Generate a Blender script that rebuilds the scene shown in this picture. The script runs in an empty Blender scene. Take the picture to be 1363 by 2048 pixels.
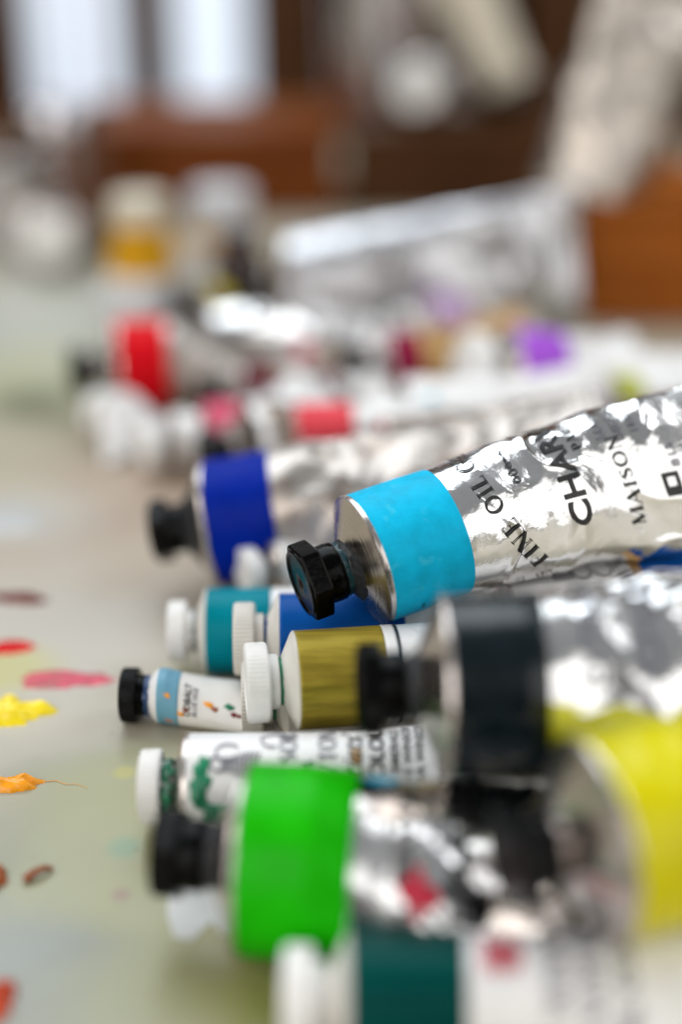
import bpy, bmesh, math, random
from mathutils import Vector, noise, Matrix

random.seed(7)
sc = bpy.context.scene
COL = sc.collection
rad = math.radians

# ------------------------------------------------------------------ camera
PITCH = rad(24.2); CAM_H = 0.19; LENS = 50.0
F_PX = 2048 * LENS / 36.0                       # focal length in pixels of the 1363 x 2048 photograph
cam_d = bpy.data.cameras.new('camera'); cam = bpy.data.objects.new('camera', cam_d); COL.objects.link(cam)
cam.location = (0, 0, CAM_H); cam.rotation_euler = (math.pi/2 - PITCH, 0, 0)
cam_d.sensor_fit = 'VERTICAL'; cam_d.sensor_height = 36; cam_d.sensor_width = 24; cam_d.lens = LENS
cam_d.clip_start = 0.01; cam_d.clip_end = 50
cam_d.dof.use_dof = True; cam_d.dof.focus_distance = 0.325; cam_d.dof.aperture_fstop = 2.5
sc.camera = cam
FWD = Vector((0, math.cos(PITCH), -math.sin(PITCH))); UPC = Vector((0, math.sin(PITCH), math.cos(PITCH)))
CAMP = Vector((0, 0, CAM_H))

# ------------------------------------------------------------------ world (a room: pale ceiling, brown-grey walls)
wd = bpy.data.worlds.new('World'); sc.world = wd; wd.use_nodes = True
nt = wd.node_tree; bg = nt.nodes['Background']
tc = nt.nodes.new('ShaderNodeTexCoord'); sx = nt.nodes.new('ShaderNodeSeparateXYZ'); rp = nt.nodes.new('ShaderNodeValToRGB')
mr = nt.nodes.new('ShaderNodeMapRange'); mr.inputs[1].default_value = -1; mr.inputs[2].default_value = 1
nt.links.new(tc.outputs['Generated'], sx.inputs[0]); nt.links.new(sx.outputs[2], mr.inputs[0]); nt.links.new(mr.outputs[0], rp.inputs[0])
e = rp.color_ramp.elements
e[0].position = 0.40; e[0].color = (0.035, 0.028, 0.022, 1)
e[1].position = 0.95; e[1].color = (0.66, 0.68, 0.70, 1)
m_ = e.new(0.56); m_.color = (0.15, 0.13, 0.11, 1)
m_ = e.new(0.76); m_.color = (0.50, 0.49, 0.48, 1)
nt.links.new(rp.outputs[0], bg.inputs[0]); bg.inputs[1].default_value = 0.30

# ------------------------------------------------------------------ lamps: studio windows at the back, plus added fill lamps
def area(name, loc, target, sx_, sy_, power, col):
    l = bpy.data.lights.new(name, 'AREA'); l.shape = 'RECTANGLE'; l.size = sx_; l.size_y = sy_; l.energy = power; l.color = col
    o = bpy.data.objects.new(name, l); COL.objects.link(o); o.location = loc
    o.rotation_euler = (Vector(target) - Vector(loc)).to_track_quat('-Z', 'Y').to_euler()
    return o
area('window_and_fill_light', (-0.30, 0.98, 1.12), (0.02, 0.3, 0), 1.3, 1.1, 12.5, (0.87, 0.945, 1.0))
area('window_and_fill_light', (1.15, 0.75, 0.95), (0.05, 0.3, 0), 0.6, 1.0, 5.0, (0.95, 0.98, 1.0))
area('window_and_fill_light', (-1.2, -0.05, 0.85), (0.02, 0.3, 0.02), 0.5, 1.0, 4.5, (1.0, 0.965, 0.92))  # added soft fill from the left, no window there
area('window_and_fill_light', (-0.52, -0.85, 0.64), (0.03, 0.3, 0.03), 0.95, 1.15, 8.0, (1.0, 0.975, 0.94))  # added lamp behind the camera, brightens the foil facing it
area('window_and_fill_light', (0.98, -0.42, 0.52), (0.06, 0.3, 0.03), 1.35, 1.05, 4.6, (1.0, 0.985, 0.96))  # added lamp where the flat foil of the sky blue tube reflects

sc.view_settings.view_transform = 'Standard'; sc.view_settings.look = 'None'
sc.view_settings.exposure = 0.38; sc.view_settings.gamma = 1; sc.view_settings.use_curve_mapping = False
sc.cycles.use_denoising = True; sc.cycles.max_bounces = 8; sc.cycles.caustics_reflective = False
sc.cycles.sample_clamp_indirect = 6

# ------------------------------------------------------------------ helpers
def ray(px, py):
    return FWD + Vector((1, 0, 0)) * ((px - 681.5) / F_PX) - UPC * ((py - 1024) / F_PX)
def at(px, py, z):                 # the point at height z in the direction of a pixel
    d = ray(px, py); return CAMP + d * ((z - CAM_H) / d.z)
def deep(px, py, depth):           # the point at a given depth in the direction of a pixel
    return CAMP + ray(px, py) * depth
def aty(px, py, Y):
    d = ray(px, py); return CAMP + d * (Y / d.y)
def smooth(a, b, x):
    t = min(1.0, max(0.0, (x - a) / (b - a))); return t * t * (3 - 2 * t)
def V(*a): return Vector(a)

def link(name, me, m, parent=None, loc=None):
    o = bpy.data.objects.new(name, me); COL.objects.link(o)
    if m is not None and len(me.materials) == 0: me.materials.append(m)
    if parent is not None: o.parent = parent
    if loc is not None: o.location = loc
    return o
def mesh_from(name, verts, faces, smooth_=True):
    me = bpy.data.meshes.new(name); me.from_pydata(verts, [], faces)
    if smooth_: me.polygons.foreach_set('use_smooth', [True] * len(me.polygons))
    me.update(); return me
def tag(o, label, cat, group=None):
    o['label'] = label; o['category'] = cat
    if group: o['group'] = group
    return o
def thing(name, label, cat, loc, group=None):
    o = bpy.data.objects.new(name, None); COL.objects.link(o); o.location = loc; o.empty_display_size = 0.01
    return tag(o, label, cat, group)
def sharp(me, ang=35):
    me.set_sharp_from_angle(angle=rad(ang))

# ------------------------------------------------------------------ materials
def mat(name, col, rough=0.4, metal=0.0, var=0.06, vscale=60, bump=0.0, bscale=400, spec=0.5, spots=None, rvar=0.08, coat=0.0, aniso=0.0, stretch=None, col2=None):
    m = bpy.data.materials.new(name); m.use_nodes = True; n = m.node_tree.nodes; l = m.node_tree.links
    b = n['Principled BSDF']; b.inputs['Metallic'].default_value = metal; b.inputs['Specular IOR Level'].default_value = spec
    b.inputs['Coat Weight'].default_value = coat; b.inputs['Coat Roughness'].default_value = 0.15
    b.inputs['Anisotropic'].default_value = aniso
    t = n.new('ShaderNodeTexCoord'); src = t.outputs['Object']
    if stretch:
        mp = n.new('ShaderNodeMapping'); mp.inputs['Scale'].default_value = stretch; l.new(src, mp.inputs[0]); src = mp.outputs[0]
    nz = n.new('ShaderNodeTexNoise'); nz.inputs['Scale'].default_value = vscale; nz.inputs['Detail'].default_value = 6; nz.inputs['Roughness'].default_value = 0.6
    l.new(src, nz.inputs['Vector'])
    r = n.new('ShaderNodeValToRGB'); l.new(nz.outputs[0], r.inputs[0])
    c2 = col2 if col2 else tuple(max(0, c * (1 - 2.5 * var)) for c in col)
    c1 = tuple(min(1, c * (1 + var)) for c in col)
    r.color_ramp.elements[0].position = 0.3; r.color_ramp.elements[0].color = (*c2, 1)
    r.color_ramp.elements[1].position = 0.62; r.color_ramp.elements[1].color = (*c1, 1)
    out = r.outputs[0]
    for (scol, sscale, lo, hi, seed) in (spots or []):
        s = n.new('ShaderNodeTexNoise'); s.noise_dimensions = '4D'; s.inputs['W'].default_value = seed
        s.inputs['Scale'].default_value = sscale; s.inputs['Detail'].default_value = 5; l.new(t.outputs['Object'], s.inputs['Vector'])
        q = n.new('ShaderNodeMapRange'); q.inputs[1].default_value = lo; q.inputs[2].default_value = hi; l.new(s.outputs[0], q.inputs[0])
        mx = n.new('ShaderNodeMix'); mx.data_type = 'RGBA'; l.new(q.outputs[0], mx.inputs[0]); l.new(out, mx.inputs[6]); mx.inputs[7].default_value = (*scol, 1)
        out = mx.outputs[2]
    l.new(out, b.inputs['Base Color'])
    rr = n.new('ShaderNodeMapRange'); rr.inputs[1].default_value = 0.3; rr.inputs[2].default_value = 0.7
    rr.inputs[3].default_value = max(0.02, rough - rvar); rr.inputs[4].default_value = rough + rvar
    l.new(nz.outputs[0], rr.inputs[0]); l.new(rr.outputs[0], b.inputs['Roughness'])
    if bump > 0:
        bn = n.new('ShaderNodeTexNoise'); bn.inputs['Scale'].default_value = bscale; bn.inputs['Detail'].default_value = 4; l.new(src, bn.inputs['Vector'])
        bp = n.new('ShaderNodeBump'); bp.inputs['Strength'].default_value = bump; bp.inputs['Distance'].default_value = 0.0004
        l.new(bn.outputs[0], bp.inputs['Height']); l.new(bp.outputs[0], b.inputs['Normal'])
    return m

M = {}
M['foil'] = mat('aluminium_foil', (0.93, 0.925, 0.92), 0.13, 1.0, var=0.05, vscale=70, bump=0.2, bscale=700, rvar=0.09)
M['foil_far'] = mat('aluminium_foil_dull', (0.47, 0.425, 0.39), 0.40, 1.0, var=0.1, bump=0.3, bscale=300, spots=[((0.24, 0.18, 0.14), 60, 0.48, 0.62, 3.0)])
M['beigefoil'] = mat('grey_beige_foil', (0.50, 0.45, 0.40), 0.32, 0.9, var=0.12, bump=0.3, bscale=300)
M['silverfoil'] = mat('satin_silver_foil', (0.60, 0.60, 0.62), 0.30, 1.0, var=0.1, bump=0.3, bscale=300)
M['cone'] = mat('turned_aluminium', (0.62, 0.565, 0.535), 0.24, 1.0, var=0.04, vscale=300, rvar=0.06, aniso=0.6)
M['blackcap'] = mat('black_plastic', (0.0012, 0.0012, 0.0012), 0.20, spec=0.10, var=0.3, bump=0.25, bscale=900, rvar=0.1, spots=[((0.03, 0.03, 0.03), 700, 0.68, 0.76, 2.0)])
M['whitecap'] = mat('white_plastic', (0.80, 0.79, 0.77), 0.42, var=0.05, bump=0.1, bscale=700, spots=[((0.42, 0.38, 0.30), 260, 0.64, 0.80, 2.0)])
M['agedcap'] = mat('yellowed_white_plastic', (0.66, 0.63, 0.58), 0.45, var=0.05, bump=0.1, bscale=700)
M['label'] = mat('white_label_paint', (0.78, 0.77, 0.76), 0.3, var=0.03, vscale=120, bump=0.12, bscale=500)
M['label_spot'] = mat('stained_white_label', (0.74, 0.72, 0.69), 0.35, var=0.05, bump=0.15, bscale=500, spots=[((0.55, 0.12, 0.02), 160, 0.66, 0.70, 3.3)])
M['sky'] = mat('sky_blue_enamel', (0.006, 0.45, 0.71), 0.42, var=0.06, vscale=220, bump=0.25, bscale=700, spots=[((0.06, 0.54, 0.74), 260, 0.60, 0.76, 1.0), ((0.02, 0.12, 0.2), 420, 0.70, 0.74, 4.0)], spec=0.06)
M['gold'] = mat('olive_gold_band', (0.31, 0.235, 0.032), 0.38, 0.3, var=0.2, vscale=420, stretch=(0.05, 1, 1), bump=0.5, bscale=500, rvar=0.1, spec=0.06)
M['teal'] = mat('teal_band', (0.0, 0.21, 0.27), 0.33, var=0.05, spec=0.06)
M['blue'] = mat('cobalt_band', (0.004, 0.085, 0.36), 0.34, var=0.05, spec=0.06)
M['deepblue'] = mat('ultramarine_band', (0.0, 0.016, 0.27), 0.42, var=0.06, spec=0.05)
M['dark'] = mat('black_green_band', (0.0, 0.005, 0.008), 0.24, var=0.2, bump=0.1, bscale=200, spec=0.42)
M['green'] = mat('bright_green_band', (0.008, 0.42, 0.0), 0.36, var=0.10, spots=[((0.03, 0.12, 0.02), 120, 0.73, 0.77, 6.0)], spec=0.10)
M['yellow'] = mat('yellow_band', (0.60, 0.54, 0.0), 0.24, var=0.08, spec=0.25)
M['dkgreen'] = mat('viridian_band', (0.0, 0.055, 0.048), 0.36, 0.1, var=0.15, vscale=300, stretch=(0.05, 1, 1), spec=0.06)
M['red'] = mat('red_band', (0.60, 0.004, 0.010), 0.42, var=0.05, spec=0.06)
M['pink'] = mat('pink_band', (0.62, 0.10, 0.17), 0.4, var=0.05, spec=0.06)
M['coral'] = mat('coral_band', (0.72, 0.07, 0.09), 0.4, var=0.05, spec=0.06)
M['purple'] = mat('purple_band', (0.36, 0.09, 0.62), 0.4, var=0.05, spec=0.06)
M['magenta'] = mat('magenta_band', (0.22, 0.006, 0.04), 0.4, var=0.08, spec=0.06)
M['maroon'] = mat('maroon_band', (0.10, 0.008, 0.014), 0.4, var=0.08, spec=0.06)
M['ochre'] = mat('ochre_metallic', (0.50, 0.29, 0.10), 0.34, 0.4, var=0.12)
M['pale_blue'] = mat('pale_blue_paper_band', (0.13, 0.33, 0.45), 0.5, var=0.06, spots=[((0.55, 0.16, 0.03), 190, 0.63, 0.67, 3.3)])
M['ink'] = mat('black_print', (0.012, 0.012, 0.012), 0.4, var=0.1)
M['greyink'] = mat('grey_print', (0.13, 0.13, 0.16), 0.45, var=0.1)
M['redink'] = mat('red_print', (0.52, 0.02, 0.05), 0.4, var=0.1)
M['tealink'] = mat('teal_print', (0.02, 0.35, 0.50), 0.4, var=0.1)
M['greenpaint'] = mat('wet_green_oil_paint', (0.0, 0.19, 0.085), 0.22, var=0.2, vscale=300, bump=0.5, bscale=500)
M['dkgreenpaint'] = mat('dried_dark_green_paint', (0.002, 0.022, 0.008), 0.4, var=0.3, bump=0.6, bscale=700)
M['darkpaint'] = mat('dried_paint_or_dark_tone', (0.012, 0.013, 0.016), 0.55, var=0.3, vscale=400, bump=0.8, bscale=900)
M['tealpaint'] = mat('dried_teal_paint', (0.0, 0.045, 0.06), 0.4, var=0.3, bump=0.6, bscale=700)
M['bluepaint'] = mat('dried_blue_paint', (0.01, 0.05, 0.16), 0.35, var=0.3, bump=0.6, bscale=700)
M['orangepaint'] = mat('orange_oil_paint', (0.88, 0.33, 0.004), 0.25, var=0.1, vscale=300, bump=0.4, bscale=500)
M['yellowpaint'] = mat('yellow_oil_paint', (0.85, 0.66, 0.01), 0.25, var=0.06, vscale=200, bump=0.3, bscale=500)
M['redpaint'] = mat('red_oil_paint', (0.58, 0.004, 0.006), 0.4, spec=0.15, var=0.15, vscale=200, bump=0.3, bscale=500)
M['dkredpaint'] = mat('brown_red_oil_paint', (0.13, 0.010, 0.008), 0.5, spec=0.1, var=0.2, bump=0.3, bscale=500)
M['brownpaint'] = mat('rust_oil_paint', (0.33, 0.075, 0.01), 0.3, var=0.2, vscale=300, bump=0.4, bscale=600)
M['scarlet'] = mat('scarlet_oil_paint', (0.60, 0.06, 0.01), 0.3, var=0.15, bump=0.4, bscale=500)
M['olive'] = mat('olive_oil_paint', (0.16, 0.16, 0.08), 0.5, var=0.15, bump=0.4, bscale=500)

def wood(name, c1, c2, rough=0.42, sc_=(3, 22, 22)):
    m = bpy.data.materials.new(name); m.use_nodes = True; n = m.node_tree.nodes; l = m.node_tree.links; b = n['Principled BSDF']
    t = n.new('ShaderNodeTexCoord'); mp = n.new('ShaderNodeMapping'); mp.inputs['Scale'].default_value = sc_; l.new(t.outputs['Object'], mp.inputs[0])
    nz = n.new('ShaderNodeTexNoise'); nz.inputs['Scale'].default_value = 4; nz.inputs['Detail'].default_value = 8; nz.inputs['Distortion'].default_value = 1.2; l.new(mp.outputs[0], nz.inputs['Vector'])
    r = n.new('ShaderNodeValToRGB'); l.new(nz.outputs[0], r.inputs[0]); r.color_ramp.elements[0].position = 0.3; r.color_ramp.elements[1].position = 0.7
    r.color_ramp.elements[0].color = (*c2, 1); r.color_ramp.elements[1].color = (*c1, 1); l.new(r.outputs[0], b.inputs['Base Color'])
    b.inputs['Roughness'].default_value = rough; b.inputs['Specular IOR Level'].default_value = 0.08
    bp = n.new('ShaderNodeBump'); bp.inputs['Strength'].default_value = 0.2; bp.inputs['Distance'].default_value = 0.001; l.new(nz.outputs[0], bp.inputs['Height']); l.new(bp.outputs[0], b.inputs['Normal'])
    return m
M['wood'] = wood('orange_brown_wood', (0.38, 0.115, 0.018), (0.24, 0.062, 0.009))
M['wood_dk'] = wood('dark_and_shaded_wood', (0.10, 0.042, 0.016), (0.045, 0.018, 0.008))
M['wood_mid'] = wood('red_brown_wood', (0.22, 0.062, 0.012), (0.12, 0.030, 0.006))

# ------------------------------------------------------------------ table top (painter's glass-white palette table)
def table_material():
    m = bpy.data.materials.new('stained_white_table'); m.use_nodes = True; n = m.node_tree.nodes; l = m.node_tree.links; b = n['Principled BSDF']
    t = n.new('ShaderNodeTexCoord')
    base = n.new('ShaderNodeTexNoise'); base.inputs['Scale'].default_value = 9; base.inputs['Detail'].default_value = 5; l.new(t.outputs['Object'], base.inputs['Vector'])
    r = n.new('ShaderNodeValToRGB'); l.new(base.outputs[0], r.inputs[0])
    r.color_ramp.elements[0].position = 0.3; r.color_ramp.elements[0].color = (0.35, 0.31, 0.228, 1)
    r.color_ramp.elements[1].position = 0.7; r.color_ramp.elements[1].color = (0.435, 0.395, 0.305, 1)
    out = r.outputs[0]
    wn = n.new('ShaderNodeTexNoise'); wn.inputs['Scale'].default_value = 26; wn.inputs['Detail'].default_value = 5; l.new(t.outputs['Object'], wn.inputs['Vector'])
    # old washes of dried paint, plus one painted reflection: (pixel, radius in metres, colour, strength)
    washes = [((60, 640), 0.09, (0.40, 0.43, 0.40), 0.6), ((50, 760), 0.05, (0.37, 0.38, 0.22), 0.6), ((60, 810), 0.022, (0.11, 0.12, 0.06), 0.8),
              ((330, 1130), 0.075, (0.38, 0.295, 0.215), 0.75), ((120, 1100), 0.07, (0.42, 0.36, 0.29), 0.5), ((360, 960), 0.04, (0.34, 0.235, 0.17), 0.7),  # last entry paints a brownish reflection into the table colour
              ((40, 1030), 0.024, (0.44, 0.44, 0.43), 0.5), ((60, 1300), 0.05, (0.50, 0.48, 0.44), 0.6), ((10, 1330), 0.014, (0.46, 0.44, 0.15), 0.7), ((375, 1345), 0.008, (0.48, 0.46, 0.30), 0.7),
              ((90, 1830), 0.055, (0.225, 0.235, 0.19), 0.9), ((60, 1900), 0.020, (0.27, 0.29, 0.27), 0.6), ((270, 1660), 0.030, (0.32, 0.315, 0.16), 0.85), ((330, 1740), 0.022, (0.30, 0.29, 0.10), 0.75),
              ((180, 1730), 0.018, (0.33, 0.33, 0.22), 0.6), ((420, 1830), 0.016, (0.38, 0.39, 0.36), 0.8), ((480, 1920), 0.024, (0.29, 0.27, 0.06), 0.9), ((300, 1960), 0.018, (0.31, 0.31, 0.18), 0.7),
              ((250, 1695), 0.0035, (0.16, 0.30, 0.20), 0.6), ((243, 1790), 0.0022, (0.28, 0.16, 0.15), 0.7), ((250, 1545), 0.0022, (0.42, 0.38, 0.10), 0.7)]
    for (px, py), rr, c, st in washes:
        p = at(px, py, 0)
        d = n.new('ShaderNodeVectorMath'); d.operation = 'DISTANCE'; l.new(t.outputs['Object'], d.inputs[0]); d.inputs[1].default_value = (p.x, p.y, 0)
        ad = n.new('ShaderNodeMath'); ad.operation = 'MULTIPLY_ADD'; l.new(wn.outputs[0], ad.inputs[0]); ad.inputs[1].default_value = rr * 1.7; l.new(d.outputs['Value'], ad.inputs[2])
        q = n.new('ShaderNodeMapRange'); q.interpolation_type = 'SMOOTHSTEP'; l.new(ad.outputs[0], q.inputs[0]); q.inputs[1].default_value = rr * 1.15; q.inputs[2].default_value = rr * 2.3
        q.inputs[3].default_value = st; q.inputs[4].default_value = 0
        mx = n.new('ShaderNodeMix'); mx.data_type = 'RGBA'; l.new(q.outputs[0], mx.inputs[0]); l.new(out, mx.inputs[6]); mx.inputs[7].default_value = (*c, 1); out = mx.outputs[2]
    # specks
    sp = n.new('ShaderNodeTexNoise'); sp.inputs['Scale'].default_value = 330; sp.inputs['Detail'].default_value = 2; l.new(t.outputs['Object'], sp.inputs['Vector'])
    q = n.new('ShaderNodeMapRange'); l.new(sp.outputs[0], q.inputs[0]); q.inputs[1].default_value = 0.735; q.inputs[2].default_value = 0.77
    mx = n.new('ShaderNodeMix'); mx.data_type = 'RGBA'; l.new(q.outputs[0], mx.inputs[0]); l.new(out, mx.inputs[6]); mx.inputs[7].default_value = (0.20, 0.13, 0.08, 1); out = mx.outputs[2]
    # hair-fine scratches
    mp = n.new('ShaderNodeMapping'); mp.inputs['Rotation'].default_value = (0, 0, 0.5); mp.inputs['Scale'].default_value = (60, 1500, 1); l.new(t.outputs['Object'], mp.inputs[0])
    s2 = n.new('ShaderNodeTexNoise'); s2.inputs['Scale'].default_value = 1; s2.inputs['Detail'].default_value = 2; l.new(mp.outputs[0], s2.inputs['Vector'])
    q = n.new('ShaderNodeMapRange'); l.new(s2.outputs[0], q.inputs[0]); q.inputs[1].default_value = 0.72; q.inputs[2].default_value = 0.8; q.inputs[4].default_value = 0.5
    mx = n.new('ShaderNodeMix'); mx.data_type = 'RGBA'; l.new(q.outputs[0], mx.inputs[0]); l.new(out, mx.inputs[6]); mx.inputs[7].default_value = (0.30, 0.27, 0.22, 1); out = mx.outputs[2]
    l.new(out, b.inputs['Base Color'])
    rr = n.new('ShaderNodeMapRange'); l.new(wn.outputs[0], rr.inputs[0]); rr.inputs[1].default_value = 0.3; rr.inputs[2].default_value = 0.7; rr.inputs[3].default_value = 0.30; rr.inputs[4].default_value = 0.46
    l.new(rr.outputs[0], b.inputs['Roughness'])
    bp = n.new('ShaderNodeBump'); bp.inputs['Strength'].default_value = 0.08; bp.inputs['Distance'].default_value = 0.001; l.new(wn.outputs[0], bp.inputs['Height']); l.new(bp.outputs[0], b.inputs['Normal'])
    return m
M['table'] = table_material()

def box_mesh(name, x0, x1, y0, y1, z0, z1, bevel=0.0, seg=2):
    bm = bmesh.new(); bmesh.ops.create_cube(bm, size=1)
    for v in bm.verts:
        v.co = Vector((x0 if v.co.x < 0 else x1, y0 if v.co.y < 0 else y1, z0 if v.co.z < 0 else z1))
    if bevel > 0: bmesh.ops.bevel(bm, geom=list(bm.edges), offset=bevel, segments=seg, affect='EDGES', profile=0.5)
    me = bpy.data.meshes.new(name); bm.to_mesh(me); bm.free(); return me

tb = link('table_top', box_mesh('table_top', -0.9, 0.9, -0.62, 1.12, -0.025, 0.0, 0.002), M['table']); tb['kind'] = 'structure'

# ------------------------------------------------------------------ lettering
def cut_grid(bm, step):
    xs = [v.co.x for v in bm.verts]; ys = [v.co.y for v in bm.verts]
    if not xs: return
    for lo, hi, no, ax in ((min(xs), max(xs), (1, 0, 0), 0), (min(ys), max(ys), (0, 1, 0), 1)):
        k = math.floor(lo / step) + 1
        while k * step < hi:
            co = [0, 0, 0]; co[ax] = k * step
            bmesh.ops.bisect_plane(bm, geom=bm.verts[:] + bm.edges[:] + bm.faces[:], plane_co=co, plane_no=no, dist=1e-7); k += 1
_cache = {}
def sans(txt, size, bold=0.0, shear=0.0, step=0.0006):
    key = (txt, size, bold, shear, step)
    if key in _cache: return _cache[key]
    cu = bpy.data.curves.new('t', 'FONT'); cu.body = txt; cu.size = size; cu.offset = bold * size; cu.shear = shear; cu.resolution_u = 4; cu.align_x = 'CENTER'
    o = bpy.data.objects.new('t', cu); COL.objects.link(o)
    me = o.to_mesh(); bm = bmesh.new(); bm.from_mesh(me); o.to_mesh_clear(); bpy.data.objects.remove(o); bpy.data.curves.remove(cu)
    bmesh.ops.triangulate(bm, faces=bm.faces[:]); cut_grid(bm, step)
    vs = [(v.co.x, v.co.y) for v in bm.verts]; bm.verts.index_update(); fs = [[v.index for v in f.verts] for f in bm.faces]; bm.free()
    _cache[key] = (vs, fs); return vs, fs

def stroke(pts, ws):
    out = []
    for i in range(len(pts) - 1):
        (x0, y0), (x1, y1) = pts[i], pts[i + 1]
        def nrm(k):
            a = pts[max(0, k - 1)]; b = pts[min(len(pts) - 1, k + 1)]; d = math.hypot(b[0]-a[0], b[1]-a[1]) or 1
            return (-(b[1]-a[1]) / d, (b[0]-a[0]) / d)
        n0, n1 = nrm(i), nrm(i + 1); w0, w1 = ws[i] / 2, ws[i + 1] / 2
        out.append([(x0+n0[0]*w0, y0+n0[1]*w0), (x0-n0[0]*w0, y0-n0[1]*w0), (x1-n1[0]*w1, y1-n1[1]*w1), (x1+n1[0]*w1, y1+n1[1]*w1)])
    return out
TK, TN, SF = 0.19, 0.06, 0.09
def R4(x0, y0, x1, y1): return [(x0, y0), (x1, y0), (x1, y1), (x0, y1)]
def stem(x, t=TK, y0=0.0, y1=1.0, serif=(1, 1)):
    o = [R4(x - t/2, y0, x + t/2, y1)]
    if serif[0]: o.append(R4(x - t/2 - SF, y0, x + t/2 + SF, y0 + 0.04))
    if serif[1]: o.append(R4(x - t/2 - SF, y1 - 0.04, x + t/2 + SF, y1))
    return o
def arc(cx, cy, rx, ry, a0, a1, n=22, tk=TK, tn=TN):
    p, w = [], []
    for i in range(n + 1):
        a = rad(a0 + (a1 - a0) * i / n); p.append((cx + rx * math.cos(a), cy + ry * math.sin(a))); w.append(tn + (tk - tn) * abs(math.cos(a)) ** 1.3)
    return stroke(p, w)
def glyph(c):                     # a small roman alphabet with thick stems, thin bars and serifs -> (polygons, width)
    if c == 'I': return stem(0.2), 0.4
    if c == 'F': return stem(0.2) + [R4(0.2, 0.95, 0.62, 1), R4(0.58, 0.78, 0.62, 1), R4(0.2, 0.5, 0.5, 0.55), R4(0.47, 0.42, 0.5, 0.63)], 0.68
    if c == 'E': return stem(0.2) + [R4(0.2, 0.95, 0.62, 1), R4(0.58, 0.8, 0.62, 1), R4(0.2, 0.5, 0.5, 0.55), R4(0.47, 0.42, 0.5, 0.63), R4(0.2, 0, 0.66, 0.05), R4(0.62, 0, 0.66, 0.22)], 0.74
    if c == 'L': return stem(0.2) + [R4(0.2, 0, 0.64, 0.05), R4(0.6, 0, 0.64, 0.22)], 0.7
    if c == 'N': return stem(0.16, TN) + stem(0.8, TN, serif=(0, 1)) + stroke([(0.13, 1), (0.8, 0)], [TK, TK]), 0.96
    if c == 'M': return stem(0.14, TN) + stem(0.96, TK) + stroke([(0.14, 1), (0.52, 0)], [TK, TK]) + stroke([(0.52, 0), (0.94, 1)], [TN, TN]), 1.14
    if c == 'O': return arc(0.45, 0.5, 0.37, 0.49, 0, 360, 40), 0.92
    if c == 'C': return arc(0.46, 0.5, 0.38, 0.49, 48, 312, 32) + [R4(0.68, 0.7, 0.74, 0.97)], 0.84
    if c == 'A': return stroke([(0.08, 0), (0.42, 1)], [TN, TN]) + stroke([(0.42, 1), (0.78, 0)], [TK, TK]) + [R4(0.2, 0.32, 0.64, 0.37), R4(-0.04, 0, 0.2, 0.04), R4(0.62, 0, 0.94, 0.04)], 0.92
    if c == 'R': return stem(0.2) + arc(0.36, 0.74, 0.24, 0.24, -90, 90, 14) + [R4(0.2, 0.96, 0.37, 1), R4(0.2, 0.48, 0.37, 0.52)] + stroke([(0.38, 0.5), (0.72, 0)], [TK, TK]), 0.8
    if c == 'P': return stem(0.2) + arc(0.36, 0.72, 0.26, 0.26, -90, 90, 14) + [R4(0.2, 0.96, 0.37, 1), R4(0.2, 0.44, 0.37, 0.48)], 0.7
    if c == 'S':
        p = [(0.56, 0.78), (0.5, 0.92), (0.34, 0.97), (0.18, 0.9), (0.14, 0.74), (0.24, 0.6), (0.4, 0.48), (0.54, 0.34), (0.54, 0.14), (0.38, 0.03), (0.2, 0.06), (0.1, 0.24)]
        return stroke(p, [TN, TN, TN, 0.09, 0.12, TK, TK, TK, 0.12, TN, TN, TN]), 0.68
    if c == 'U': return stem(0.2, TK, 0.3, 1, (0, 1)) + stem(0.74, TN, 0.3, 1, (0, 1)) + arc(0.47, 0.3, 0.27, 0.29, 180, 360, 18, 0.12), 0.92
    if c == 'T': return stem(0.4, TK, serif=(1, 0)) + [R4(0.06, 0.95, 0.74, 1), R4(0.06, 0.78, 0.1, 1), R4(0.7, 0.78, 0.74, 1)], 0.8
    if c == 'W': return stroke([(0.06, 1), (0.34, 0)], [TK, TK]) + stroke([(0.34, 0), (0.58, 1)], [TN, TN]) + stroke([(0.56, 1), (0.84, 0)], [TK, TK]) + stroke([(0.84, 0), (1.08, 1)], [TN, TN]) + [R4(-0.06, 0.96, 0.2, 1), R4(0.98, 0.96, 1.2, 1)], 1.16
    if c == '&': return arc(0.4, 0.26, 0.3, 0.25, 30, 330, 22) + arc(0.38, 0.74, 0.2, 0.22, -60, 250, 20) + stroke([(0.3, 0.6), (0.8, 0)], [TK, TK]), 0.84
    return [], 0.36
def roman(txt, size, space=0.1, weight=1.0, step=0.0007):
    key = ('R', txt, size, space, step)
    if key in _cache: return _cache[key]
    bm = bmesh.new(); x = 0
    for c in txt:
        ps, w = glyph(c)
        for k, p in enumerate(ps):
            try: bm.faces.new([bm.verts.new((q[0] * size + x, q[1] * size, 0)) for q in p])
            except ValueError: pass
        x += (w + space) * size
    for v in bm.verts: v.co.x -= x / 2
    cut_grid(bm, step)
    bm.verts.index_update(); r = ([(v.co.x, v.co.y) for v in bm.verts], [[v.index for v in f.verts] for f in bm.faces]); bm.free()
    _cache[key] = r; return r
def shape2d(polys, step=0.0007):
    bm = bmesh.new()
    for p in polys: bm.faces.new([bm.verts.new((q[0], q[1], 0)) for q in p])
    cut_grid(bm, step); bm.verts.index_update()
    r = ([(v.co.x, v.co.y) for v in bm.verts], [[v.index for v in f.verts] for f in bm.faces]); bm.free(); return r

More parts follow.
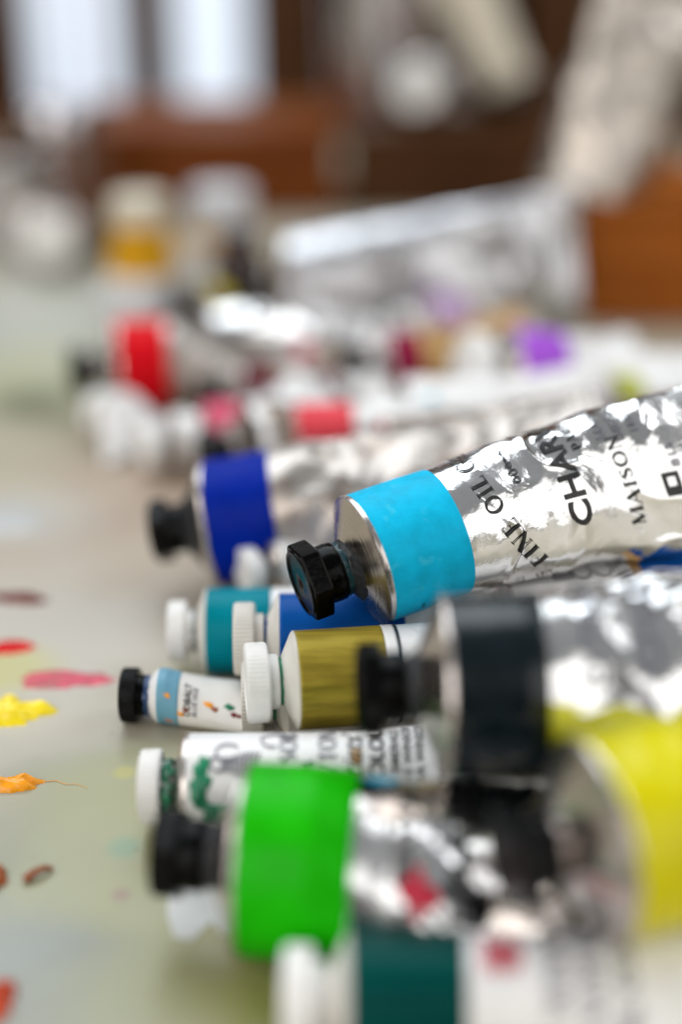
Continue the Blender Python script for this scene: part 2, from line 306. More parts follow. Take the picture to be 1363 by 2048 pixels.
# ------------------------------------------------------------------ the paint tube
class Tube:
    """A collapsible paint tube. P0 = centre of the shoulder ring, P1 = middle of the crimped end."""
    def __init__(s, name, label, P0, direc, L, R, roll=25, crumple=0.0008, seed=0, band=None, body='foil', f0=0.25, fpow=1.0, flat=1.0,
                 drop=False, cap='hex', capmat='blackcap', res=0.0009, bandlen=0.02, cat='paint tube', group=None, freq=1.0, bendamp=0.0, capstain=None, scale_cap=1.0, conemat='cone', band_crumple=0.12, sag=0.0):
        s.sag = sag
        s.a = Vector(direc).normalized(); s.P0 = Vector(P0); s.L = L; s.R = R; s.seed = seed; s.crumple = crumple; s.f0 = f0; s.fpow = fpow; s.flat = flat
        s.bandlen = bandlen if band else 0.0; s.freq = freq; s.bend = bendamp; s.drop = drop; s.bc = band_crumple
        u0 = (V(0, 0, 1) - s.a * s.a.z).normalized(); f = s.a.cross(u0).normalized(); r = rad(roll)
        s.n = f * math.cos(r) + u0 * math.sin(r); s.w = -f * math.sin(r) + u0 * math.cos(r)
        base = s.P0 - V(0, 0, R)
        s.root = thing(name, label, cat, base, group); s.base = base
        nth = max(24, int(2 * math.pi * R / res)); ns = max(12, int(L / res))
        s.part('body', [s.grid(0.0002, L, ns, nth, 0.0)], M[body])
        if band:
            nb = max(6, int(bandlen / res)); s.part('colour_band', [s.grid(0.0, bandlen, nb, nth, 0.00012, edge=True)], M[band])
        s.part('crimped_end', [s.grid(L - 0.006, L + 0.0006, 6, nth, 0.0006, edge=True)], M[body])
        s.make_cap(cap, capmat, capstain, scale_cap, conemat, res)
    # section of the body at distance t from the shoulder
    def sect(s, t):
        q = min(1, max(0, (t / s.L - s.f0) / (1 - s.f0))); f = s.flat * (q ** s.fpow)
        W = s.R * (1 + (math.pi / 2 - 1) * f); h = s.R * (1 - f) + 0.0009 * f
        return f, W, h
    def surf(s, t, th, off=0.0):
        f, W, h = s.sect(t); c, sn = math.cos(th), math.sin(th)
        p = s.P0 + s.a * t - s.w * (s.sag * t * t)
        nv = (s.n * (c / h) + s.w * (sn / W)).normalized()
        o = off
        k = smooth(s.bandlen, s.bandlen + 0.014, t) * (1 - s.bc) + s.bc
        if s.crumple > 0:
            g = s.freq; x = V(t * 85 * g, c * s.R * 85 * g, sn * s.R * 85 * g) + V(s.seed * 7.3, s.seed * 3.1, s.seed * 1.7)
            h_ = x * 0.5; wv = V(noise.noise(h_ + V(31.7, 0, 0)), noise.noise(h_ + V(0, 47.3, 0)), noise.noise(h_ + V(0, 0, 59.1))) * 0.6
            n0 = noise.noise(x * 0.45); n2 = noise.noise(x * 2.3 + wv * 1.5 + V(5, 5, 5))
            v1 = noise.voronoi(x * 0.95 + wv * 0.8)[0]; v2 = noise.voronoi(x * 1.9 + wv + V(9, 4, 2))[0]
            n3 = noise.noise(x * 0.8 + wv + V(11, 2, 7))
            d = 0.5 * n0 + 0.85 * (min(v1[0], 0.9) ** 1.6 - 0.35) + 0.24 * (min(v2[0], 0.9) ** 1.6 - 0.35) + 0.12 * (0.2 - abs(n2)) + 0.24 * max(0.0, 1 - abs(n3) * 9) ** 1.5
            thick = min(1.0, h / 0.004)
            o += s.crumple * k * d * (0.35 + 0.65 * thick)
        if s.bend > 0:
            p = p + s.n * (s.bend * f * noise.noise(V(t * 40 + s.seed, sn * s.R * 45, s.seed * 2.0)) + 0.4 * s.bend * f * (0.2 - abs(noise.noise(V(t * 90, sn * s.R * 90, s.seed)))))
        if s.drop:
            ez = math.sqrt((h * s.n.z) ** 2 + (W * s.w.z) ** 2); e0 = s.R * math.sqrt(s.n.z ** 2 + s.w.z ** 2)
            p = p - V(0, 0, e0 - ez)
        return p + s.n * (h * c) + s.w * (W * sn) + nv * o - s.base
    def grid(s, t0, t1, ns, nth, off, edge=False):
        vs = []; fs = []
        for i in range(ns + 1):
            t = t0 + (t1 - t0) * i / ns
            for j in range(nth): vs.append(s.surf(t, 2 * math.pi * j / nth, off))
        for i in range(ns):
            for j in range(nth):
                j2 = (j + 1) % nth; fs.append((i * nth + j, i * nth + j2, (i + 1) * nth + j2, (i + 1) * nth + j))
        if edge:                   # turn the edges in so the band has a thickness
            for (i, t) in ((0, t0), (ns, t1)):
                b0 = len(vs)
                for j in range(nth): vs.append(s.surf(t, 2 * math.pi * j / nth, -0.00015))
                for j in range(nth):
                    j2 = (j + 1) % nth; q = (i * nth + j, b0 + j, b0 + j2, i * nth + j2)
                    fs.append(q if i == 0 else q[::-1])
        return vs, fs
    def part(s, name, pieces, m, parent=None, shp=None):
        vs = []; fs = []
        for v, f in pieces:
            b = len(vs); vs += v; fs += [tuple(i + b for i in q) for q in f]
        me = mesh_from(name, vs, fs)
        if shp: sharp(me, shp)
        return link(name, me, m, parent or s.root)
    def lathe(s, prof, nth=64, mod=None, close=True):
        """profile of (distance in front of the shoulder, radius)"""
        vs = []; fs = []
        for x, r in prof:
            for j in range(nth):
                a = 2 * math.pi * j / nth; rr = r * (mod(x, a) if mod else 1)
                vs.append(s.P0 - s.a * x + s.n * (rr * math.cos(a)) + s.w * (rr * math.sin(a)) - s.base)
        for i in range(len(prof) - 1):
            for j in range(nth):
                j2 = (j + 1) % nth; fs.append((i * nth + j, (i + 1) * nth + j, (i + 1) * nth + j2, i * nth + j2))
        if close: fs.append(tuple((len(prof) - 1) * nth + j for j in range(nth)))
        return vs, fs
    def make_cap(s, kind, cm, stain, k, conemat, res):
        R = s.R; seg = 96 if res < 0.0012 else 40
        if kind == 'hex':
            hc = 0.0052 * R / 0.0155; rn = 0.0052 * k
            s.part('shoulder', [s.lathe([(-0.0006, R * 0.99), (-0.0005, R * 1.015), (0.0000, R * 1.022), (0.0006, R * 1.012), (0.0007, R * 0.985)] + [(0.0007 + (hc - 0.0007) * (i / 44 + random.uniform(-0.004, 0.004)), R * 0.985 + (rn * 1.02 - R * 0.985) * i / 44) for i in range(1, 45)], seg, close=False)], M[conemat], shp=30)
            pr = [(hc, rn * 1.02)]
            for q in range(4): pr += [(hc + (0.0002 + q * 0.0007) * k, rn * 1.02), (hc + (0.0004 + q * 0.0007) * k, rn * 1.13), (hc + (0.0006 + q * 0.0007) * k, rn * 1.02)]
            s.part('neck', [s.lathe(pr + [(hc + 0.006 * k, rn)], seg)], M['cone'], shp=60)
            x0 = hc + 0.0016 * k; rc = 0.0068 * k
            c = s.part('cap', [s.lathe([(x0, rc * 0.86), (x0, rc * 0.98), (x0 + 0.0003 * k, rc * 1.02), (x0 + 0.002 * k, rc * 1.03), (x0 + 0.0048 * k, rc)], seg)], M[cm], shp=40)
            rh = 0.0093 * k; x1 = x0 + 0.0045 * k
            def hexm(x, a):
                b = (a + 0.35) % (math.pi / 3) - math.pi / 6
                return min(1.0, 0.885 / math.cos(b))
            s.part('hexagonal_flange', [s.lathe([(x1, rc * 0.9), (x1, rh * 0.97), (x1 + 0.0004 * k, rh), (x1 + 0.0042 * k, rh * 1.0), (x1 + 0.0046 * k, rh * 0.97), (x1 + 0.0047 * k, rh * 0.86)], 120, mod=lambda x, a: hexm(x, a), close=False)], M[cm], parent=c, shp=25)
            xf = x1 + 0.0046 * k; rf = rh * 0.87
            s.part('cap_face', [s.lathe([(xf - 0.001 * k, rf * 0.99), (xf + 0.0002 * k, rf * 0.99), (xf + 0.0005 * k, rf * 0.96), (xf + 0.0005 * k, rf * 0.88), (xf + 0.0001 * k, rf * 0.84), (xf, rf * 0.5), (xf + 0.0001 * k, rf * 0.22), (xf - 0.0003 * k, rf * 0.14), (xf - 0.0004 * k, rf * 0.01)], seg)], M[cm], parent=c, shp=40)
            s.xcap = x0; s.rn = rn; s.hc = hc
        else:
            k *= R / 0.011; hc = 0.0034 * k; rn = 0.0048 * k
            s.part('shoulder', [s.lathe([(-0.0005, R * 0.99), (-0.0004, R * 1.01), (0.0003, R * 1.008), (0.0007, R * 0.97), (hc, rn * 1.05)], seg, close=False)], M[conemat], shp=30)
            s.part('neck', [s.lathe([(hc, rn * 1.05), (hc + 0.001 * k, rn), (hc + 0.006 * k, rn)], seg)], M['agedcap' if kind == 'ribbed' else 'cone'])
            x0 = hc + 0.0006 * k; rc = 0.0062 * k
            c = s.part('cap', [s.lathe([(x0, rc * 0.8), (x0, rc * 0.96), (x0 + 0.0004 * k, rc), (x0 + 0.0026 * k, rc)], seg)], M[cm], shp=40)
            rh = (0.0090 if kind == 'ribbed' else 0.0083) * k; x1 = x0 + 0.0022 * k; nr = 54; TH = 0.0052 * k
            def rib(x, a):
                if x < x1 + 0.0006 * k or x > x1 + TH - 0.0005 * k: return 0.985
                return 0.975 + 0.025 * (1 if math.cos(nr * a) > 0 else 0)
            s.part('ribbed_rim', [s.lathe([(x1, rc * 0.9), (x1, rh * 0.96), (x1 + 0.0004 * k, rh), (x1 + 0.0008 * k, rh), (x1 + TH - 0.0008 * k, rh), (x1 + TH - 0.0003 * k, rh), (x1 + TH, rh * 0.95), (x1 + TH, rh * 0.8), (x1 + TH - 0.0003 * k, rh * 0.77), (x1 + TH - 0.0003 * k, rh * 0.05)], nr * (6 if res < 0.0012 else 2), mod=rib)], M[cm], parent=c, shp=35)
            s.xcap = x0; s.rn = rn; s.hc = hc
    # wrap flat lettering on the body: text runs round the tube, its top towards the cap
    def write(s, flat2d, t, th, m, name='lettering', off=0.0003, rot=0.0, parent=None):
        vs, fs = flat2d; out = []; cr, sr = math.cos(rot), math.sin(rot)
        f, W, h = s.sect(t); Re = (W + h) / 2
        for x, y in vs:
            X = x * cr - y * sr; Y = x * sr + y * cr
            out.append(s.surf(t - Y, th + X / Re, off))
        return s.part(name, [(out, fs)], M[m], parent)
    def arc_write(s, txt, size, t_top, th_c, k, m, space=0.1, off=0.0003):
        x = 0; items = []
        for c in txt:
            ps, w = glyph(c); items.append((c, x + w * size / 2)); x += (w + space) * size
        for c, cx in items:
            if c == ' ': continue
            dv = cx - x / 2; tt = t_top + k * dv * dv; s.write(roman(c, size, space), tt, th_c + dv / s.R, m, rot=-math.atan(2 * k * dv), off=off)
    # a lump of paint stuck on the turned part: ring sector with ragged edge
    def smear(s, x0, x1, r0, r1, a0, a1, m, thick=0.0005, seed=0, name='paint_stain', nx=18, na=60, ragged=0.35, parent=None):
        full = a1 - a0 > 6.2; vs = []; fs = []
        for i in range(nx + 1):
            for j in range(na + 1):
                u = i / nx; q = j / na; a = a0 + (a1 - a0) * q
                rg = 1 + ragged * noise.noise(V(math.cos(a) * 2.2, math.sin(a) * 2.2, seed)) + 0.5 * ragged * noise.noise(V(math.cos(a) * 6, math.sin(a) * 6, seed + 9))
                uu = u * rg; x = x0 + (x1 - x0) * uu; r = r0 + (r1 - r0) * uu
                e = min(1, 4 * u, 4 * (1 - u)); e2 = 1 if full else min(1, 5 * q, 5 * (1 - q))
                r += thick * (e * e2) ** 0.5 * (0.7 + 0.8 * noise.noise(V(x * 900, a * 5, seed))) - 0.0001
                vs.append(s.P0 - s.a * x + s.n * (r * math.cos(a)) + s.w * (r * math.sin(a)) - s.base)
        for i in range(nx):
            for j in range(na):
                b = i * (na + 1) + j; fs.append((b, b + na + 1, b + na + 2, b + 1))
        return s.part(name, [(vs, fs)], M[m], parent)
    def blot(s, t, th, rt, rv, m, seed=0, thick=0.0004, name='paint_stain', off=0.0001, n=26):
        """a spot of paint lying on the wall of the tube, ragged outline"""
        f, W, h = s.sect(t); Re = (W + h) / 2; vs = [s.surf(t, th, off + thick)]; fs = []; na = 48; rings = 6
        for i in range(1, rings + 1):
            for j in range(na):
                a = 2 * math.pi * j / na; u = i / rings
                g = 1 + 0.55 * noise.noise(V(math.cos(a) * 1.6, math.sin(a) * 1.6, seed)) + 0.3 * noise.noise(V(math.cos(a) * 4, math.sin(a) * 4, seed + 4))
                o = off + thick * (1 - u ** 3) * (0.7 + 0.6 * noise.noise(V(math.cos(a) * u * 3, math.sin(a) * u * 3, seed + 7))) - (0.0002 if i == rings else 0)
                vs.append(s.surf(t + rt * u * g * math.cos(a), th + rv * u * g * math.sin(a) / Re, o))
        for j in range(na): fs.append((0, 1 + j, 1 + (j + 1) % na))
        for i in range(rings - 1):
            for j in range(na):
                b = 1 + i * na; fs.append((b + j, b + na + j, b + na + (j + 1) % na, b + (j + 1) % na))
        return s.part(name, [(vs, fs)], M[m])

BIG = 'large silver tubes with black caps'; SM = 'small label tubes with ribbed caps'
PI = math.pi

# ---------------------------------------------- hero: sky blue tube
P = deep(728, 1120, 0.330)
hero = Tube('paint_tube', 'crumpled silver paint tube with sky blue band and black hexagonal cap, in sharp focus', P, (0.90, 0.38, 0.185), 0.120, 0.0155, roll=27, crumple=0.0018, seed=3, sag=1.0,
            band='sky', body='foil', f0=0.18, fpow=1.0, flat=0.9, res=0.00042, bandlen=0.0205, group=BIG, bendamp=0.002, freq=0.8, band_crumple=0.04)
hero.arc_write('FINE OIL COLOURS', 0.0043, 0.0300, rad(50), 15, 'ink', space=0.05)
hero.write(sans('CHARVIN', 0.0077, 0.024, step=0.0005), 0.0530, rad(42), 'ink')
hero.write(roman('PARIS', 0.0026), 0.0575, rad(56), 'ink')
hero.write(roman('MAISON', 0.0034, 0.06), 0.0675, rad(4), 'ink')
hero.write(roman('MAISON', 0.0022, 0.06), 0.0645, rad(62), 'greyink')
hero.write(sans('DEPUIS', 0.0028), 0.0690, rad(50), 'greyink'); hero.write(sans('1830', 0.0030), 0.0735, rad(48), 'greyink')
hero.write(sans('815', 0.0030, 0.01), 0.0800, rad(14), 'greyink')
sq = [R4(-0.0021, -0.0021, 0.0021, -0.0011), R4(-0.0021, 0.0011, 0.0021, 0.0021), R4(-0.0021, -0.0011, -0.0004, 0.0011), R4(0.0012, -0.0011, 0.0021, 0.0011)]
hero.write(shape2d(sq), 0.0765, rad(-6), 'ink', name='square_mark')
# looping signature between the two lines
sig = []; ws = []
for i in range(90):
    u = i / 89; sig.append(((u - 0.5) * 0.009 + 0.0011 * math.sin(u * 29), 0.0011 * math.cos(u * 29) * (0.6 + 0.5 * math.sin(u * 6)))); ws.append(0.00016 + 0.00034 * abs(math.sin(u * 29)))
hero.write(shape2d(stroke(sig, ws)), 0.0375, rad(40), 'ink', name='signature')
for q, (tt, ta) in enumerate(((0.040, -72), (0.046, -84), (0.033, -80), (0.0385, -95))):     # faint scroll ornament low on the wall
    sp = []; w2 = []
    for i in range(60):
        u = i / 59; a = u * 11 + q; sp.append((0.0026 * (1 - u * 0.85) * math.cos(a), 0.0026 * (1 - u * 0.85) * math.sin(a))); w2.append(0.00022)
    hero.write(shape2d(stroke(sp, w2)), tt, rad(ta), 'greyink', name='scroll_ornament')
hero.write(sans('ooh', 0.0016, 0.01), 0.0080, rad(-62), 'ink', off=0.0003)
hero.smear(hero.hc * 1.3, hero.hc * 0.80, hero.rn * 1.03, hero.rn * 1.35, 0, 2 * PI, 'darkpaint', 0.0002, seed=2.2, ragged=0.8, name='dark_stain_or_reflection')
hero.smear(hero.hc * 1.1, hero.hc * 0.45, hero.rn * 1.06, hero.rn + 0.55 * (hero.R - hero.rn), -1.5, 0.35, 'darkpaint', 0.0002, seed=4.2, ragged=0.7, name='dark_stain_or_reflection')
hero.smear(hero.hc * 1.45, hero.hc * 1.0, hero.rn * 1.16, hero.rn * 1.2, 0, 2 * PI, 'tealpaint', 0.0005, seed=5.1, ragged=0.5, name='teal_paint_ring')
hero.smear(hero.hc * 0.62, hero.hc * 0.34, hero.rn + 0.38 * (hero.R - hero.rn), hero.rn + 0.66 * (hero.R - hero.rn), -0.95, -0.55, 'orangepaint', 0.0006, seed=8.1, ragged=0.4, name='orange_paint_stain', na=24)

# ---------------------------------------------- gold banded small tube
P = at(592, 1360, 0.0245)
gold = Tube('paint_tube', 'small tube with ribbed white cap and brushed olive gold band, under the sky blue tube', P, (1, 0.13, 0.0), 0.085, 0.0110, roll=60, crumple=0.0002, seed=5, band='gold', body='label', f0=0.45, res=0.0006,
            bandlen=0.0195, cap='ribbed', capmat='whitecap', group=SM, conemat='agedcap')
gold.part('white_ring', [gold.grid(0.0195, 0.0222, 4, 110, 0.00016, edge=True)], M['label']); gold.part('black_ring', [gold.grid(0.0222, 0.0229, 2, 110, 0.0002, edge=True)], M['ink'])
gold.smear(gold.hc * 1.15, gold.hc * 0.85, gold.rn * 1.05, gold.rn * 1.15, 0, 2 * PI, 'greenpaint', 0.0003, seed=4, ragged=0.8, name='green_paint_stain')

# ---------------------------------------------- tube below the gold one
P = at(578, 1394, 0.0110)
under = Tube('paint_tube', 'small white tube with yellowed ribbed cap, half hidden beneath the olive gold tube', P, (1, 0.05, 0.0), 0.080, 0.0108, roll=88, crumple=0.0003, seed=6, body='label_spot', f0=0.15, res=0.0008, drop=True, cap='ribbed', capmat='agedcap', group=SM, conemat='agedcap')
under.smear(under.hc * 1.3, under.hc * 0.8, under.rn * 1.05, under.rn * 1.2, 0, 2 * PI, 'greenpaint', 0.0004, seed=14, ragged=0.8, name='green_paint_stain')

# ---------------------------------------------- white lettered tube with green smears
P = at(376, 1572, 0.0110)
wn = Tube('paint_tube', 'white lettered tube with ribbed cap and emerald green paint smeared at its neck', P, (1, 0.015, 0.0), 0.062, 0.0113, roll=55, crumple=0.00035, seed=8, scale_cap=0.86, body='label', f0=0.6, flat=0.6, res=0.0006, cap='ribbed', capmat='whitecap', group=SM, conemat='cone')
wn.write(roman('WINSOR', 0.0037, 0.06), 0.0235, rad(2), 'greyink'); wn.write(roman('&', 0.0026), 0.0270, rad(2), 'greyink'); wn.write(roman('NEWTON', 0.0037, 0.06), 0.0318, rad(2), 'greyink')
wn.write(sans('Artists\u2019', 0.0062, 0.004, shear=0.3), 0.0372, rad(0), 'ink'); wn.write(sans('OIL COLOUR', 0.0045, 0.025), 0.0418, rad(-2), 'ink')
for q, tx in enumerate(('WINSOR EMERALD', 'EMERAUDE WINSOR', 'ESMERALDA WINSOR')): wn.write(sans(tx, 0.0026, 0.012), 0.0450 + 0.0027 * q, rad(-4), 'ink')
wn.write(sans('Permanence A', 0.0026), 0.0545, rad(-4), 'ink'); wn.write(sans('S\u00e9rie/Series 1', 0.0026), 0.0572, rad(-4), 'ink')
# crest: striped wing and curling neck
for q in range(9):
    x = -0.0040 + q * 0.0009; hgt = 0.0062 * (0.75 + 0.25 * math.sin(q * 0.5 + 0.6)); sp = [(x + 0.0007 * math.sin(i / 7 * 3), -hgt / 2 + hgt * i / 7) for i in range(8)]
    rot = [(-y, x_) for x_, y in sp]
    wn.write(shape2d(stroke(rot, [0.00042] * 8)), 0.0118 - 0.0, rad(2), 'greyink', name='crest_feather')
for q, (cx, cy, r_, a0, a1) in enumerate(((0.0030, 0.0045, 0.0022, -60, 230), (-0.0062, -0.0050, 0.0026, -20, 300), (0.0066, -0.0052, 0.0024, -120, 190), (0.0002, 0.0062, 0.0016, 0, 330), (-0.0075, 0.0020, 0.0018, 60, 330))):
    wn.write(shape2d(arc(cx, cy, r_, r_ * 1.15, a0, a1, 24, 0.0007, 0.0003)), 0.0135, rad(2), 'greyink', name='crest_scroll')
for q, (dx, dy) in enumerate(((-0.0098, 0.001), (-0.0105, 0.0035), (-0.0118, 0.0015))):
    st = []
    for i in range(10):
        r_ = 0.0012 if i % 2 == 0 else 0.0005; st.append((dx + r_ * math.cos(i * PI / 5), dy + r_ * math.sin(i * PI / 5)))
    wn.write(shape2d([st]), 0.0125, rad(2), 'greyink', name='crest_star')
wn.smear(wn.hc * 1.9, wn.hc * 1.05, wn.rn * 1.2, wn.rn * 1.25, 0, 2 * PI, 'greenpaint', 0.0011, seed=3.3, ragged=0.5, name='green_paint_ring')
wn.blot(0.0035, rad(-22), 0.0022, 0.0048, 'greenpaint', 2, 0.0007, 'green_paint_smear'); wn.blot(0.0068, rad(-48), 0.0028, 0.0026, 'greenpaint', 7, 0.0011, 'green_paint_smear')
wn.blot(0.0095, rad(-58), 0.0020, 0.0016, 'greenpaint', 9, 0.0008, 'green_paint_smear'); wn.blot(0.0042, rad(2), 0.0012, 0.0028, 'greenpaint', 11, 0.0003, 'green_paint_smear')
wn.blot(0.036, rad(12), 0.0012, 0.002, 'ochre', 12, 0.0002, 'ochre_stain')

# ---------------------------------------------- tiny tube with black cap
P = at(320, 1391, 0.0069)
tiny = Tube('paint_tube', 'tiny tapered white tube with pale blue band and small black ribbed cap', P, (1, -0.035, 0.0), 0.040, 0.0066, roll=80, crumple=0.0003, seed=11, band='pale_blue', body='label_spot', f0=0.05, fpow=0.8, drop=True, res=0.0005, bandlen=0.0052, cap='plain', capmat='blackcap', group=SM, scale_cap=1.35, conemat='label')
tiny.smear(tiny.hc * 2.4, tiny.hc * 0.7, tiny.rn * 1.15, tiny.rn * 1.25, 0, 2 * PI, 'bluepaint', 0.0004, seed=3.9, ragged=0.3, name='blue_paint_ring')
tiny.write(sans('COBALT', 0.0021, 0.02, step=0.0004), 0.0082, rad(-40), 'ink'); tiny.write(sans('BLUE HUE', 0.0016, 0.01, step=0.0004), 0.0098, rad(-40), 'greyink')
for q, (tt, aa, mm) in enumerate(((0.0028, -45, 'orangepaint'), (0.0125, -35, 'orangepaint'), (0.0072, -62, 'brownpaint'), (0.0190, -45, 'dkredpaint'), (0.0140, -42, 'brownpaint'), (0.0175, -30, 'greenpaint'), (0.006, -75, 'orangepaint'))):
    tiny.blot(tt, rad(aa), 0.0009 + 0.0004 * (q % 2), 0.0006, mm, q * 3, 0.0002)

# ---------------------------------------------- teal and cobalt banded tubes
P = at(416, 1262, 0.0110)
teal = Tube('paint_tube', 'small tube with white ribbed cap and teal band, behind the tiny tube', P, (1, 0.02, 0.0), 0.080, 0.0110, roll=88, crumple=0.00025, seed=12, scale_cap=0.88, band='teal', body='label', f0=0.3, res=0.0009, bandlen=0.0165, drop=True, cap='ribbed', capmat='whitecap', group=SM, conemat='agedcap')
teal.smear(teal.hc * 1.7, teal.hc * 1.0, teal.rn * 1.15, teal.rn * 1.2, 0, 2 * PI, 'tealpaint', 0.0006, seed=3.9, ragged=0.3, name='teal_paint_ring')
P = at(560, 1276, 0.0200)
cob = Tube('paint_tube', 'small tube with white ribbed cap and cobalt blue band, below the black hexagonal cap', P, (1, 0.035, 0.0), 0.052, 0.0108, roll=60, crumple=0.0003, seed=13, band='blue', body='label', f0=0.45, res=0.0008, bandlen=0.030, cap='ribbed', capmat='agedcap', group=SM, conemat='agedcap')
cob.smear(cob.hc * 1.3, cob.hc * 0.8, cob.rn * 1.05, cob.rn * 1.15, 0, 2 * PI, 'bluepaint', 0.0004, seed=6, ragged=0.6, name='blue_paint_ring')

# lettered tube lying under the tail of the hero
P = at(1005, 1228, 0.023)
curl = Tube('paint_tube', 'white tube with scroll lettering and blue tail, squeezed under the sky blue tube at right', P, (1, 0.24, 0.02), 0.075, 0.0105, roll=55, crumple=0.0003, seed=15, body='label', f0=0.5, res=0.0008, cap='ribbed', capmat='whitecap', group=SM)
curl.part('blue_patch', [curl.grid(0.034, 0.06, 14, 70, 0.00014, edge=True)], M['blue']); curl.part('brown_ring', [curl.grid(0.0315, 0.034, 3, 70, 0.00018, edge=True)], M['ochre'])
for q in range(7):
    curl.write(shape2d([R4(-0.0016, -0.00018, 0.0016, 0.00018)]), 0.0115 + q * 0.0008, rad(18), 'greyink', name='crest_feather')
for q, tt in enumerate((0.019, 0.0245)):
    curl.write(shape2d(arc(0, 0, 0.0026, 0.0024, 20 + 80 * q, 320, 24, 0.0007, 0.0003)), tt, rad(22), 'greyink', name='crest_scroll')
curl.write(roman('WN', 0.0035), 0.031, rad(18), 'greyink')

# ---------------------------------------------- ultramarine tube
P = at(424, 1046, 0.0205)
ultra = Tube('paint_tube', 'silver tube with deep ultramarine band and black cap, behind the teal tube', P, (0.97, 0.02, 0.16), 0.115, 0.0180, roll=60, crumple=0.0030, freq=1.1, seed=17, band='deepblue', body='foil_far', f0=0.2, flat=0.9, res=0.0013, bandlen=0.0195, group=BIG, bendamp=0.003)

ultra.smear(ultra.hc * 1.5, ultra.hc * 0.2, ultra.rn * 1.04, ultra.R * 0.84, 0, 2 * PI, 'darkpaint', 0.0003, seed=1.9, ragged=0.3, name='dark_stain_or_reflection')  # dark tone put on the cone in place of a dark reflection
# ---------------------------------------------- black green tube
P = deep(888, 1372, 0.277)
dark = Tube('paint_tube', 'crumpled silver tube with glossy blackish band and black cap, lying over the gold tube', P, (1, 0.02, 0.02), 0.080, 0.0178, roll=38, crumple=0.0027, seed=21, band='dark', body='foil', f0=0.18, flat=0.85, res=0.0007, bandlen=0.0182, group=BIG, bendamp=0.005, freq=0.8)
dark.write(sans('EXTRA FINE', 0.0060, 0.012), 0.0290, rad(45), 'greyink'); dark.write(sans('CHARVIN', 0.0068, 0.018), 0.0400, rad(50), 'greyink')
dark.smear(dark.hc * 1.3, dark.hc * 0.5, dark.rn * 1.06, dark.rn * 1.5, 0, 2 * PI, 'darkpaint', 0.0005, seed=1.2, ragged=0.8, name='dark_stain_or_reflection')
dark.blot(0.0005, rad(-70), 0.0005, 0.003, 'greenpaint', 4, 0.0003)

# ---------------------------------------------- bright green tube
P = at(492, 1716, 0.0182)
green = Tube('paint_tube', 'silver tube with bright green band and black cap in the blurred foreground', P, (1, -0.10, 0.0), 0.085, 0.0181, roll=62, crumple=0.0018, freq=0.8, seed=24, band='green', body='foil', f0=0.16, fpow=1.0, drop=True, res=0.0008, bandlen=0.0212, group=BIG, bendamp=0.002)
green.write(sans('FINE OIL COLOURS', 0.0045, 0.02), 0.0320, rad(-20), 'ink'); green.write(sans('CHARVIN', 0.0075, 0.02), 0.0440, rad(5), 'ink')
green.write(shape2d(arc(0, 0, 0.0012, 0.0030, 0, 360, 24, 0.0022, 0.0018)), 0.0335, rad(-22), 'redink', name='red_mark')
green.write(shape2d([R4(-0.0042, -0.0009, 0.0042, 0.0009)]), 0.0332, rad(-22), 'redink', name='red_mark')
green.smear(green.hc * 1.3, green.hc * 0.7, green.rn * 1.06, green.rn * 1.3, 0, 2 * PI, 'darkpaint', 0.0005, seed=7.2, ragged=0.8, name='dark_stain_or_reflection')

# ---------------------------------------------- yellow tube
P = deep(1178, 1680, 0.246)
yel = Tube('paint_tube', 'yellow banded tube with wide silver shoulder and dark cap, blurred at right edge', P, (0.95, 0.30, 0.02), 0.060, 0.0176, roll=30, crumple=0.0016, seed=27, scale_cap=0.92, band='yellow', body='foil', f0=0.45, res=0.0010, bandlen=0.036, group=BIG, band_crumple=0.8)

# ---------------------------------------------- viridian tube in front
P = at(698, 1998, 0.0110)
vir = Tube('paint_tube', 'small white label tube with dark viridian band and white cap, nearest the camera', P, (1, -0.01, 0.0), 0.085, 0.0111, roll=60, crumple=0.00025, seed=29, band='dkgreen', body='label', f0=0.4, res=0.0009, bandlen=0.0198, cap='ribbed', capmat='whitecap', group=SM, conemat='agedcap')
for q in range(6):
    vir.write(shape2d([R4(-0.0046 + 0.0010 * (q % 2), -0.00042, 0.0046 - 0.0012 * (q % 3), 0.00042)]), 0.0230 + q * 0.0011, rad(28), 'redink', name='red_crest_feather')
vir.write(roman('WINSOR', 0.0036, 0.06), 0.0365, rad(22), 'greyink'); vir.write(roman('NEWTON', 0.0036, 0.06), 0.0425, rad(22), 'greyink'); vir.write(sans('OIL COLOUR', 0.0045, 0.02), 0.0485, rad(22), 'greyink')

# ---------------------------------------------- tubes farther back
def far(label, P, d, L, R, band, body, cap, capm, blen, seed, grp, **kw):
    return Tube('paint_tube', label, P, d, L, R, crumple=kw.pop('crumple', 0.0016), seed=seed, band=band, body=body, cap=cap, capmat=capm, bandlen=blen, res=0.0017, group=grp, **kw)
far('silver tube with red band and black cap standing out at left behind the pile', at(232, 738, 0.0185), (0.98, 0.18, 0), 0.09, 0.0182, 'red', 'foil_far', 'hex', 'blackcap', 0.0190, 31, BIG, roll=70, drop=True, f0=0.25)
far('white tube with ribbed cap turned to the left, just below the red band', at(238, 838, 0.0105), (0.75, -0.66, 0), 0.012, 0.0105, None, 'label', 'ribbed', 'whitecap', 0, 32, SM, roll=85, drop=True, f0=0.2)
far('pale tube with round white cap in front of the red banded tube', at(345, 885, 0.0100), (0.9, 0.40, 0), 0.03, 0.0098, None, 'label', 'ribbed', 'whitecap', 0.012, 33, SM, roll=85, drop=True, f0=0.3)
far('silver tube with black cap directly behind the ultramarine tube', at(500, 902, 0.0165), (0.93, 0.36, 0), 0.06, 0.0160, 'label', 'foil_far', 'hex', 'blackcap', 0.004, 34, BIG, roll=65, drop=True, f0=0.15)
